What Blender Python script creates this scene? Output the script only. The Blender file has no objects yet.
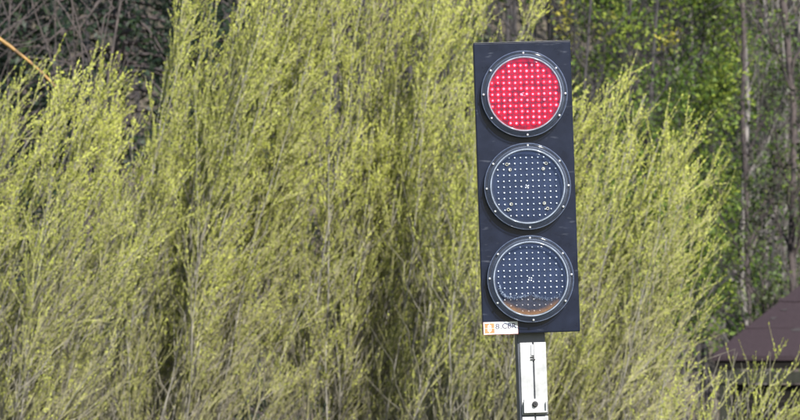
import bpy, bmesh, math, random
import numpy as np
from mathutils import Vector, Matrix
R = math.radians
rng = np.random.default_rng(11)
random.seed(5)
S = bpy.context.scene
C = S.collection

# ------------------------------------------------------------------ camera
CAM_Z, PITCH, TX = 1.7, 2.6, 0.104           # TX = tan(half horizontal field)
cd = bpy.data.cameras.new('camera')
cam = bpy.data.objects.new('camera', cd)
C.objects.link(cam)
cam.location = (0, 0, CAM_Z)
cam.rotation_euler = (R(90 + PITCH), 0, 0)
cd.sensor_width = 36
cd.lens = 18 / TX
cd.clip_end = 2000
cd.dof.use_dof = True
cd.dof.focus_distance = 10.0
cd.dof.aperture_fstop = 17.5
S.camera = cam

# ------------------------------------------------------------------ light
SUN_AZ, SUN_EL = 24.0, 38.0                   # azimuth to the right of straight behind the camera
to_sun = Vector((math.sin(R(SUN_AZ)) * math.cos(R(SUN_EL)), -math.cos(R(SUN_AZ)) * math.cos(R(SUN_EL)), math.sin(R(SUN_EL))))
W = bpy.data.worlds.new('World')
S.world = W
W.use_nodes = True
nt = W.node_tree
sky = nt.nodes.new('ShaderNodeTexSky')
sky.sky_type = 'NISHITA'
sky.sun_disc = False
sky.sun_elevation = R(SUN_EL)
sky.sun_rotation = R(180 - SUN_AZ)
nt.links.new(sky.outputs['Color'], nt.nodes['Background'].inputs['Color'])
nt.nodes['Background'].inputs['Strength'].default_value = 0.09
sl = bpy.data.lights.new('sun', 'SUN')
sl.energy = 5.0
sl.angle = R(0.53)
sl.color = (1.0, 0.96, 0.885)
sun = bpy.data.objects.new('sun', sl)
C.objects.link(sun)
sun.location = (5, -5, 30)
sun.rotation_euler = (-to_sun).to_track_quat('-Z', 'Y').to_euler()
S.view_settings.view_transform = 'Standard'
S.view_settings.look = 'None'
S.view_settings.exposure = 1.35
S.view_settings.gamma = 1
S.view_settings.use_curve_mapping = False
S.render.engine = 'CYCLES'
S.cycles.max_bounces = 8
S.cycles.transparent_max_bounces = 16
S.cycles.use_denoising = True


# ------------------------------------------------------------------ helpers
def at(px, py, Y):
    """photo pixel (800 x 420) at depth Y -> world point"""
    a = R(PITCH)
    x, z = (px - 400) / 400 * TX, (210 - py) / 400 * TX
    dy, dz = math.cos(a) - z * math.sin(a), math.sin(a) + z * math.cos(a)
    t = Y / dy
    return np.array([x * t, Y, CAM_Z + dz * t])


def link(o, parent=None):
    C.objects.link(o)
    if parent is not None:
        o.parent = parent
    return o


def tag(o, label=None, cat=None, group=None, kind=None):
    for k, v in (('label', label), ('category', cat), ('group', group), ('kind', kind)):
        if v:
            o[k] = v
    return o


def empty(name, loc, rot=(0, 0, 0)):
    o = bpy.data.objects.new(name, None)
    o.empty_display_size = .2
    o.location = loc
    o.rotation_euler = rot
    return link(o)


def raw_mesh(name, V, F, mat, parent=None, tint=None, smooth=False, mats=None, midx=None):
    """V (n,3) array, F (m,4) or (m,3) array"""
    me = bpy.data.meshes.new(name)
    V = np.ascontiguousarray(V, np.float32)
    F = np.ascontiguousarray(F, np.int32)
    k = F.shape[1]
    me.vertices.add(len(V))
    me.vertices.foreach_set('co', V.ravel())
    me.loops.add(F.size)
    me.loops.foreach_set('vertex_index', F.ravel())
    me.polygons.add(len(F))
    me.polygons.foreach_set('loop_start', np.arange(0, F.size, k, dtype=np.int32))
    if smooth:
        me.polygons.foreach_set('use_smooth', np.ones(len(F), bool))
    if tint is not None:
        a = me.attributes.new('tint', 'FLOAT', 'POINT')
        a.data.foreach_set('value', np.ascontiguousarray(tint, np.float32))
    me.update(calc_edges=True)
    me.materials.append(mat)
    o = bpy.data.objects.new(name, me)
    return link(o, parent)


def bm_obj(name, bm, mat, parent=None, smooth=False, loc=(0, 0, 0), rot=(0, 0, 0)):
    me = bpy.data.meshes.new(name)
    bmesh.ops.recalc_face_normals(bm, faces=bm.faces)
    bm.to_mesh(me)
    bm.free()
    me.materials.append(mat)
    if smooth:
        for p in me.polygons:
            p.use_smooth = True
    o = bpy.data.objects.new(name, me)
    o.location = loc
    o.rotation_euler = rot
    return link(o, parent)


def box(bm, x0, x1, y0, y1, z0, z1, bev=0):
    r = bmesh.ops.create_cube(bm, size=1)
    vs = r['verts']
    for v in vs:
        v.co = Vector(((x0 + x1) / 2 + v.co.x * (x1 - x0), (y0 + y1) / 2 + v.co.y * (y1 - y0), (z0 + z1) / 2 + v.co.z * (z1 - z0)))
    if bev:
        es = list({e for v in vs for e in v.link_edges})
        bmesh.ops.bevel(bm, geom=es, offset=bev, segments=2, affect='EDGES', profile=.5)


def lathe(bm, prof, seg=64, cx=0, cz=0, close=False):
    """prof: list of (radius, protrusion towards -y)"""
    rings = []
    for r, p in prof:
        if r < 1e-6:
            rings.append([bm.verts.new((cx, -p, cz))])
        else:
            rings.append([bm.verts.new((cx + r * math.cos(2 * math.pi * i / seg), -p, cz + r * math.sin(2 * math.pi * i / seg))) for i in range(seg)])
    n = len(rings)
    for a in range(n if close else n - 1):
        A, B = rings[a], rings[(a + 1) % n]
        for i in range(seg):
            j = (i + 1) % seg
            if len(A) == 1 and len(B) > 1:
                bm.faces.new((A[0], B[i], B[j]))
            elif len(B) == 1 and len(A) > 1:
                bm.faces.new((A[i], A[j], B[0]))
            elif len(A) > 1:
                bm.faces.new((A[i], A[j], B[j], B[i]))


def norm(v):
    return v / np.maximum(np.linalg.norm(v, axis=-1, keepdims=True), 1e-9)


def tubes(P, Rad, m=3):
    """P (n,k,3) polylines, Rad (n,k) -> verts, quads"""
    n, k, _ = P.shape
    T = norm(np.gradient(P, axis=1))
    ref = np.zeros_like(T)
    ref[..., 1] = 1
    ref[..., 0] = .31
    N = norm(np.cross(T, ref))
    B = np.cross(T, N)
    a = np.arange(m) * 2 * math.pi / m
    V = P[:, :, None, :] + Rad[:, :, None, None] * (np.cos(a)[None, None, :, None] * N[:, :, None, :] + np.sin(a)[None, None, :, None] * B[:, :, None, :])
    idx = np.arange(n * k * m).reshape(n, k, m)
    nx = np.roll(idx, -1, axis=2)
    F = np.stack([idx[:, :-1], nx[:, :-1], nx[:, 1:], idx[:, 1:]], -1).reshape(-1, 4)
    return V.reshape(-1, 3), F


def merge(parts):
    Vs, Fs, Ts, off = [], [], [], 0
    for p in parts:
        Vs.append(p[0])
        Fs.append(p[1] + off)
        off += len(p[0])
        if len(p) > 2:
            Ts.append(p[2])
    return np.concatenate(Vs), np.concatenate(Fs), (np.concatenate(Ts) if Ts else None)


SUNV = np.array(to_sun[:])


def leaves(pos, d, length, width, tint, fold=.25, face=.8):
    """pointed leaves: rhombus lying along d"""
    n = len(pos)
    d = norm(d)
    r = norm(np.cross(d, norm(rng.normal(size=(n, 3))) + SUNV * face))
    u = np.cross(r, d)
    L = length[:, None]
    Wd = width[:, None]
    mid = pos + d * L * .45
    V = np.stack([pos, mid + r * Wd * .5 + u * Wd * fold, pos + d * L, mid - r * Wd * .5 + u * Wd * fold], 1)
    F = np.arange(n * 4).reshape(n, 4)
    return V.reshape(-1, 3), F, np.repeat(tint, 4)


def along(P, t):
    """P (n,k,3), t (n,) in 0..1 -> points, tangents"""
    n, k, _ = P.shape
    f = np.clip(t, 0, .9999) * (k - 1)
    i = f.astype(int)
    w = (f - i)[:, None]
    A, B = P[np.arange(n), i], P[np.arange(n), i + 1]
    return A * (1 - w) + B * w, norm(B - A)


def grow(P, rep, t, ang, up, lean, length, k, curl=.25):
    """side shoots from polylines P: rep = index of parent, t along it"""
    p, tan = along(P[rep], t)
    n = len(rep)
    side = rng.normal(size=(n, 3))
    side -= (side * tan).sum(1, keepdims=True) * tan
    side = norm(side)
    d = norm(tan * np.cos(ang)[:, None] + side * np.sin(ang)[:, None] + np.array([lean, 0, up]))
    s = np.linspace(0, 1, k)
    bend = norm(rng.normal(size=(n, 3)) + np.array([lean, 0, .8])) * curl
    wob = rng.normal(size=(n, k, 3)) * .025
    wob[:, 0] = 0
    return p[:, None] + length[:, None, None] * (s[None, :, None] * d[:, None] + (s ** 2)[None, :, None] * bend[:, None] + wob)


def taper(r0, r1, k):
    s = np.linspace(0, 1, k)[None]
    return np.asarray(r0)[:, None] * (1 - s) + np.asarray(r1)[:, None] * s


# ------------------------------------------------------------------ materials
def mat(name):
    m = bpy.data.materials.new(name)
    m.use_nodes = True
    t = m.node_tree
    return m, t, t.nodes['Principled BSDF']


def ramp(t, stops):
    r = t.nodes.new('ShaderNodeValToRGB')
    e = r.color_ramp.elements
    while len(e) < len(stops):
        e.new(.5)
    for x, (p, c) in zip(e, stops):
        x.position = p
        x.color = (*c, 1)
    return r


def noise(t, scale, detail=5, rough=.6, coord='Object'):
    n = t.nodes.new('ShaderNodeTexNoise')
    n.inputs['Scale'].default_value = scale
    n.inputs['Detail'].default_value = detail
    n.inputs['Roughness'].default_value = rough
    tc = t.nodes.new('ShaderNodeTexCoord')
    t.links.new(tc.outputs[coord], n.inputs['Vector'])
    return n


def noisy(name, c0, c1, scale, rough=.6, bump=0, lo=.35, hi=.65, spec=.5, metal=0):
    m, t, b = mat(name)
    n = noise(t, scale)
    r = ramp(t, [(lo, c0), (hi, c1)])
    t.links.new(n.outputs['Fac'], r.inputs['Fac'])
    t.links.new(r.outputs['Color'], b.inputs['Base Color'])
    b.inputs['Roughness'].default_value = rough
    b.inputs['Specular IOR Level'].default_value = spec
    b.inputs['Metallic'].default_value = metal
    if bump:
        bp = t.nodes.new('ShaderNodeBump')
        bp.inputs['Strength'].default_value = bump
        bp.inputs['Distance'].default_value = .01
        t.links.new(n.outputs['Fac'], bp.inputs['Height'])
        t.links.new(bp.outputs['Normal'], b.inputs['Normal'])
    return m


def leaf_mat(name, stops, trans=.3, rough=.55):
    m, t, b = mat(name)
    at_ = t.nodes.new('ShaderNodeAttribute')
    at_.attribute_name = 'tint'
    r = ramp(t, stops)
    t.links.new(at_.outputs['Fac'], r.inputs['Fac'])
    t.links.new(r.outputs['Color'], b.inputs['Base Color'])
    b.inputs['Roughness'].default_value = rough
    b.inputs['Specular IOR Level'].default_value = .25
    tr = t.nodes.new('ShaderNodeBsdfTranslucent')
    t.links.new(r.outputs['Color'], tr.inputs['Color'])
    mx = t.nodes.new('ShaderNodeMixShader')
    mx.inputs[0].default_value = trans
    t.links.new(b.outputs[0], mx.inputs[1])
    t.links.new(tr.outputs[0], mx.inputs[2])
    t.links.new(mx.outputs[0], t.nodes['Material Output'].inputs['Surface'])
    return m


M = {}
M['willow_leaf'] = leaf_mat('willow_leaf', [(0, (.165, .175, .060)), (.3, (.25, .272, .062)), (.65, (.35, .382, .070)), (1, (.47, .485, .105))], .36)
M['willow_twig'] = noisy('willow_twig', (.10, .09, .07), (.23, .212, .165), 9, .8)
M['willow_shoot'] = noisy('willow_shoot', (.17, .16, .075), (.28, .265, .13), 9, .7)
M['willow_stem'] = noisy('willow_stem', (.07, .066, .058), (.19, .178, .155), 7, .85)
M['green_leaf'] = leaf_mat('green_leaf', [(0, (.022, .046, .010)), (.5, (.066, .115, .017)), (1, (.17, .21, .028))], .35)
M['yellow_leaf'] = leaf_mat('yellow_leaf', [(0, (.06, .08, .02)), (.6, (.17, .165, .025)), (1, (.28, .25, .03))], .35)
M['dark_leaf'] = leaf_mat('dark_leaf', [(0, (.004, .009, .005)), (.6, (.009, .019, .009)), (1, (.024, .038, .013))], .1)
M['far_leaf'] = leaf_mat('far_leaf', [(0, (.005, .008, .008)), (.5, (.012, .019, .010)), (.8, (.027, .034, .014)), (1, (.055, .075, .018))], .15)
M['bark_pale'] = noisy('bark_pale', (.03, .027, .028), (.165, .152, .146), 5, .85, .4)
M['bark_grey'] = noisy('bark_grey', (.008, .0075, .009), (.038, .033, .035), 4, .9, .4)
M['bark_dark'] = noisy('bark_dark', (.018, .014, .016), (.055, .042, .04), 9, .9, .5)
M['bark_brown'] = noisy('bark_brown', (.020, .016, .016), (.065, .050, .048), 10, .85, .3)
M['bark_orange'] = noisy('bark_orange', (.07, .035, .010), (.27, .15, .03), 14, .6, .2)
M['grass'] = noisy('grass', (.035, .05, .015), (.10, .11, .035), 1.3, .9, .6)
M['litter'] = noisy('litter', (.03, .026, .02), (.075, .06, .042), 1.1, .95, .6)

# ------------------------------------------------------------------ ground
HILL_Y = 57.0


def terrain(x, y):
    u = np.maximum(y - HILL_Y, 0)
    h = .46 * u * u / (u + 6)
    h = np.minimum(h, 46 + 0 * u)
    return h + .12 * np.sin(x * .21 + y * .13) * np.clip((y - 14) / 20, 0, 1)


ys = np.concatenate([np.linspace(-900, -20, 12), np.linspace(-10, 50, 31), np.linspace(52, 190, 70), np.linspace(220, 1400, 10)])
xs = np.concatenate([np.linspace(-1000, -60, 10), np.linspace(-50, 50, 51), np.linspace(60, 1000, 10)])
GX, GY = np.meshgrid(xs, ys)
GZ = terrain(GX, GY)
idx = np.arange(GX.size).reshape(GX.shape)
GF = np.stack([idx[:-1, :-1], idx[:-1, 1:], idx[1:, 1:], idx[1:, :-1]], -1).reshape(-1, 4)
g = raw_mesh('ground', np.stack([GX, GY, GZ], -1).reshape(-1, 3), GF, M['grass'], smooth=True)
g.data.materials.append(M['litter'])
cy = GY[:-1, :-1].ravel()
g.data.polygons.foreach_set('material_index', (cy > 34).astype(np.int32))
tag(g, kind='structure')


def gz(x, y):
    return float(terrain(np.array(x), np.array(y)))


# ------------------------------------------------------------------ far wood on the slope (one mass)
def clumps(centres, per, spread, lmin, lmax, tint, wfac=.55, tv=.25):
    n = len(centres) * per
    c = np.repeat(centres, per, 0) + rng.normal(size=(n, 3)) * np.asarray(spread)
    d = rng.normal(size=(n, 3)) + np.array([0, -.3, .2])
    L = rng.uniform(lmin, lmax, n)
    t = np.clip(np.repeat(tint, per) + rng.normal(size=n) * tv, 0, 1)
    return leaves(c, d, L, L * wfac, t, .12)


def far_wood():
    n = 1800
    x = rng.uniform(-15, 15, n)
    y = rng.uniform(72, 98, n)
    z = terrain(x, y) + rng.uniform(0, 1, n) ** 1.2 * 9
    x *= y / 85
    keep = rng.uniform(size=n) < .95
    cen = np.stack([x, y, z], 1)[keep]
    tint = np.clip(.42 + .3 * np.sin(x * .7 + 2) * np.sin(z * .9 + x * .4) + rng.normal(size=n) * .22, 0, 1)[keep]
    V, F, T = clumps(cen, 52, (.42, .42, .36), .08, .18, tint, .6, .15)
    o = raw_mesh('far_wood', V, F, M['far_leaf'], tint=T)
    tag(o, 'dim mass of wood covering the slope behind all the trees', 'wood', kind='stuff')
    n = 230
    bx_, by_ = rng.uniform(-13, 13, n), 61 + 22 * rng.uniform(0, 1, n) ** 1.4
    bz = terrain(bx_, by_)
    h = rng.uniform(9, 14, n)
    s = np.linspace(0, 1, 8)
    P = np.stack([bx_, by_, bz - .2], 1)[:, None] + s[None, :, None] * np.stack([rng.normal(size=n) * .5, rng.normal(size=n) * .3, h], 1)[:, None]
    P[..., 0] += np.cumsum(rng.normal(size=(n, 8)) * .05, 1)
    V1, F1 = tubes(P, taper(rng.uniform(.02, .075, n), np.full(n, .015), 8), 5)
    k = 2400
    rep = rng.integers(0, n, k)
    tw = grow(P, rep, rng.uniform(.08, 1, k), rng.uniform(.4, 1.1, k), .3, .0, rng.uniform(.6, 2.2, k), 5, .3)
    V2, F2 = tubes(tw, taper(rng.uniform(.008, .02, k), np.full(k, .004), 5), 3)
    V, F, _ = merge([(V1, F1), (V2, F2)])
    q = raw_mesh('bare_stems', V, F, M['bark_grey'], o, smooth=True)
    tag(q, kind='stuff')


far_wood()


# ------------------------------------------------------------------ trees behind the willows
def tree(name, label, path, Y, r0, r1, bark, limbs=18, limb_len=(1.0, 2.6), twigs=5, leaf=None, n_clump=0, per=26,
         lsize=(.06, .12), spread=.2, tint=.5, t0=.12, cat='tree', group=None, zmax_leaf=None, ang=(.5, 1.1), lean=0.0, droop=.25, limb_r=.35):
    """path: list of photo pixels the trunk runs through, bottom to top, at depth Y"""
    pts = [at(px, py, Y) for px, py in path]
    b = pts[0]
    z0 = gz(b[0], Y)
    # carry the trunk straight down to the ground and up out of the picture
    foot = np.array([b[0] - (pts[1][0] - b[0]) * .15, Y, z0 - .15])
    top = pts[-1] + norm(pts[-1] - pts[-2]) * 2.6
    top = top + np.array([0, .2, 0])
    pts = np.array([foot] + pts + [top])
    seg = np.r_[0, np.cumsum(np.linalg.norm(np.diff(pts, axis=0), axis=1))]
    k = 22
    u = np.linspace(0, seg[-1], k)
    P = np.stack([np.interp(u, seg, pts[:, i]) for i in range(3)], 1)
    P[1:-1] = (P[:-2] + 2 * P[1:-1] + P[2:]) / 4
    P[2:, :2] += np.cumsum(rng.normal(size=(k - 2, 2)) * .014, 0)
    root = empty(name, (foot[0], Y, z0))
    off = np.array([foot[0], Y, z0])
    tr = tubes(P[None] - off, taper([r0], [r1], k) * (1 + .12 * rng.normal(size=(1, k))), 9)
    tag(raw_mesh('trunk', *tr, bark, root, smooth=True))
    Lt = seg[-1]
    n = limbs
    rep = np.zeros(n, int)
    t = rng.uniform(t0, .98, n)
    ll = rng.uniform(*limb_len, n) * (1.15 - .6 * t)
    G = grow(P[None], rep, t, rng.uniform(*ang, n), droop, lean, ll, 7, .3)
    rr = (r0 * (1 - t) + r1 * t) * limb_r * rng.uniform(.6, 1.2, n)
    parts = [tubes(G, taper(rr, np.full(n, .006), 7), 5)]
    m = n * twigs
    rep2 = np.repeat(np.arange(n), twigs)
    tw = grow(G, rep2, rng.uniform(.15, 1, m), rng.uniform(.35, .9, m), .2, lean, ll[rep2] * rng.uniform(.2, .55, m), 5, .3)
    parts.append(tubes(tw, taper(np.full(m, .009), np.full(m, .003), 5), 3))
    m3 = m * 2
    rep3 = np.repeat(np.arange(m), 2)
    tw3 = grow(tw, rep3, rng.uniform(.2, 1, m3), rng.uniform(.35, .9, m3), .2, lean, rng.uniform(.15, .45, m3), 4, .3)
    parts.append(tubes(tw3, taper(np.full(m3, .005), np.full(m3, .0022), 4), 3))
    V, F, _ = merge(parts)
    o = raw_mesh('branches', V - off, F, bark, root, smooth=True)
    tag(o, kind='stuff')
    if leaf is not None:
        pick = rng.integers(0, m3, n_clump)
        cen = tw3[pick, rng.integers(1, 4, n_clump)]
        if zmax_leaf:
            cen = cen[cen[:, 2] < zmax_leaf]
        tv = np.clip(tint + rng.normal(size=len(cen)) * .22, 0, 1)
        V, F, T = clumps(cen, per, spread, *lsize, tv, .55, .12)
        tag(raw_mesh('crown', V - off, F, leaf, root, tint=T), kind='stuff')
    tag(root, label, cat, group)
    return root


G_R, G_L = 'trees at the wood edge on the right', 'evergreens in the dark upper left corner'
# right: dark trunk at the frame edge, pale trunks, thin grey ones
tree('bare_tree', 'thick dark-trunked bare tree at the right frame edge above the brown roof', [(797, 400), (792, 290), (793, 180), (796, 110), (787, 55), (783, 0)], 47, .055, .035, M['bark_dark'], 30, (.8, 2.4), 6, M['far_leaf'], 160, 22, (.05, .09), .15, .8, group=G_R, limb_r=.4)
tree('bare_tree', 'blackish slender tree with crooked limb reaching right, just above the hut', [(757, 400), (752, 270), (750, 190), (741, 100), (749, 40), (746, 0)], 50, .036, .024, M['bark_dark'], 22, (.8, 2.2), 6, None, group=G_R, limb_r=.5)
tree('birch_tree', 'pale-barked tree nearest the left corner of the brown roof', [(762, 400), (741, 285), (744, 200), (747, 120), (745, 40), (742, 0)], 54, .045, .03, M['bark_pale'], 22, (.8, 2.0), 5, M['green_leaf'], 90, 22, (.06, .11), .2, .4, group=G_R, zmax_leaf=5.0)
tree('birch_tree', 'pale thin tree left of the palest trunk, behind tips of right willow', [(722, 400), (722, 260), (724, 170), (726, 60), (722, 0)], 58, .034, .022, M['bark_pale'], 24, (.8, 2.0), 5, M['green_leaf'], 60, 22, (.06, .11), .2, .4, group=G_R)
tree('birch_tree', 'whitish slim trunk standing alone above the right willow', [(684, 300), (682, 120), (681, 60), (680, 0)], 62, .035, .028, M['bark_pale'], 22, (.8, 2.0), 5, M['green_leaf'], 120, 24, (.06, .12), .22, .45, group=G_R)
tree('birch_tree', 'light trunk forking at the top right, left of the thick dark tree', [(778, 400), (780, 200), (781, 80), (779, 0)], 60, .04, .025, M['bark_pale'], 24, (.8, 2.0), 5, None, group=G_R)
thin = [(765, 57, 'grey sapling between pale trunk and dark edge tree'), (733, 64, 'grey sapling between the two pale trunks'), (708, 60, 'grey sapling just left of the pale trunk pair'), (695, 66, 'slim grey tree right of the lone whitish trunk'), (664, 60, 'slim grey tree left of the lone whitish trunk'), (640, 66, 'slim grey tree rising over the middle of right willow'), (773, 66, 'faint grey tree deep behind the forked light trunk'), (754, 68, 'faint grey tree deep behind the blackish slender tree'), (612, 60, 'slim grey tree beside the signal panel, among yellow sprigs'), (792, 62, 'slim grey tree close behind the thick dark edge tree')]
for i, (px, Y, lab) in enumerate(thin):
    dx = rng.normal(size=5) * 3
    tree('bare_tree', lab, [(px + dx[0], 380), (px + dx[1], 270), (px + dx[2], 160), (px + dx[3], 70), (px + dx[4], -10)], Y, rng.uniform(.028, .045), .018, M['bark_grey'] if i % 3 else M['bark_pale'], 26, (.8, 2.2), 6, M['far_leaf'], 50, 16, (.05, .10), .2, .75, group=G_R)

green = [(640, 150, 300, 47, 'bright green leafy sapling behind the top of the right willow', .62, 130), (698, 130, 330, 52, 'bright green leafy sapling left of pale trunks, halfway up', .64, 200),
         (596, 60, 300, 52, 'green leafy sapling peeking out right of the signal panel', .5, 170), (732, 225, 400, 57, 'green leafy sapling at the foot of the pale trunks', .4, 120),
         (766, 235, 400, 56, 'dull green leafy sapling right above the roof slope', .35, 90), (655, 40, 300, 57, 'green leafy tree filling the top above the right willow', .5, 180),
         (702, 10, 300, 59, 'green leafy tree at the top, left of the dark crooked trunk', .5, 110)]
for px, pt, pb, Y, lab, tn, nc in green:
    tree('leafy_sapling', lab, [(px, pb + 60), (px + 3, pb), (px - 4, (pb + pt) / 2), (px + 2, pt)], Y, .03, .014, M['bark_grey'], 26, (.7, 1.5), 5, M['green_leaf'], nc, 44, (.04, .085), .15, tn, cat='sapling', group=G_R, t0=.25)
tree('yellow_maple', 'sapling with yellow leaf tufts just right of the red light', [(590, 330), (586, 200), (584, 90), (590, 20)], 45, .028, .012, M['bark_grey'], 24, (.8, 2.0), 4, M['yellow_leaf'], 22, 26, (.035, .07), .07, .6, cat='sapling', group=G_R, t0=.4)
tree('yellow_maple', 'yellow-tufted sapling at the top, centre right', [(640, 330), (634, 180), (628, 60), (632, -10)], 49, .03, .014, M['bark_grey'], 24, (.8, 2.2), 4, M['yellow_leaf'], 20, 24, (.035, .07), .07, .6, cat='sapling', group=G_R, t0=.45)
tree('leafy_sapling', 'dull green tree behind the central willow tops, above the panel', [(530, 330), (528, 150), (532, 30), (530, -20)], 50, .05, .03, M['bark_grey'], 24, (1, 2), 5, M['green_leaf'], 160, 26, (.06, .12), .2, .3, cat='sapling', group=G_R, t0=.3)
tree('bare_tree', 'grey tree behind the central willow tops, left of the panel', [(455, 330), (458, 150), (452, 30), (450, -20)], 54, .06, .035, M['bark_grey'], 26, (1, 2), 6, M['far_leaf'], 100, 20, (.05, .1), .2, .6, group=G_R)


# ------------------------------------------------------------------ left: evergreens, bare arching shrub, orange limb
def evergreen(label, px, Y, H, rad, tint):
    b = at(px, 300, Y)
    z0 = gz(b[0], Y)
    root = empty('evergreen_tree', (b[0], Y, z0))
    s = np.linspace(0, 1, 10)
    P = np.stack([0 * s, 0 * s, s * H - .1], 1)[None]
    raw_mesh('trunk', *tubes(P, taper([.16], [.02], 10), 8), M['bark_dark'], root, smooth=True)
    n = 150
    t = rng.uniform(.08, .97, n)
    az = rng.uniform(0, 6.283, n)
    L = rad * (1.1 - .75 * t) * rng.uniform(.7, 1.1, n)
    q = np.linspace(0, 1, 7)
    d = np.stack([np.cos(az), np.sin(az), 0 * az], 1)
    Br = np.zeros((n, 7, 3))
    Br += (L[:, None] * q[None])[:, :, None] * d[:, None]
    Br[..., 2] += (t * H)[:, None] + L[:, None] * (.15 * q - .5 * q ** 2)[None]
    raw = tubes(Br, taper(np.full(n, .025), np.full(n, .006), 7), 4)
    tag(raw_mesh('branches', *raw, M['bark_dark'], root, smooth=True), kind='stuff')
    m = 600
    rep = rng.integers(0, n, m)
    p, tn = along(Br[rep], rng.uniform(.2, 1, m) ** .7)
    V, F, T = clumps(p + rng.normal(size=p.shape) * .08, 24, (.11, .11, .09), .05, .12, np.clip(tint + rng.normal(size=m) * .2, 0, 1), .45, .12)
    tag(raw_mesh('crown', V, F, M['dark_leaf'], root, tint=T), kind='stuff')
    tag(root, label, 'evergreen tree', G_L)


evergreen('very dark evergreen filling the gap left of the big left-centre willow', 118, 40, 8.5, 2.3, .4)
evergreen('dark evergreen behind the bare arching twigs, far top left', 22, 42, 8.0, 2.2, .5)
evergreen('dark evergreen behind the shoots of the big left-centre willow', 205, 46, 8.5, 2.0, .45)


def polyl(pix, Y, k=16, dy=0.0):
    pts = np.array([at(a, b, Y + dy * i) for i, (a, b) in enumerate(pix)])
    seg = np.r_[0, np.cumsum(np.linalg.norm(np.diff(pts, axis=0), axis=1))]
    u = np.linspace(0, seg[-1], k)
    P = np.stack([np.interp(u, seg, pts[:, i]) for i in range(3)], 1)
    for _ in range(2):
        P[1:-1] = (P[:-2] + 2 * P[1:-1] + P[2:]) / 4
    return P


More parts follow.
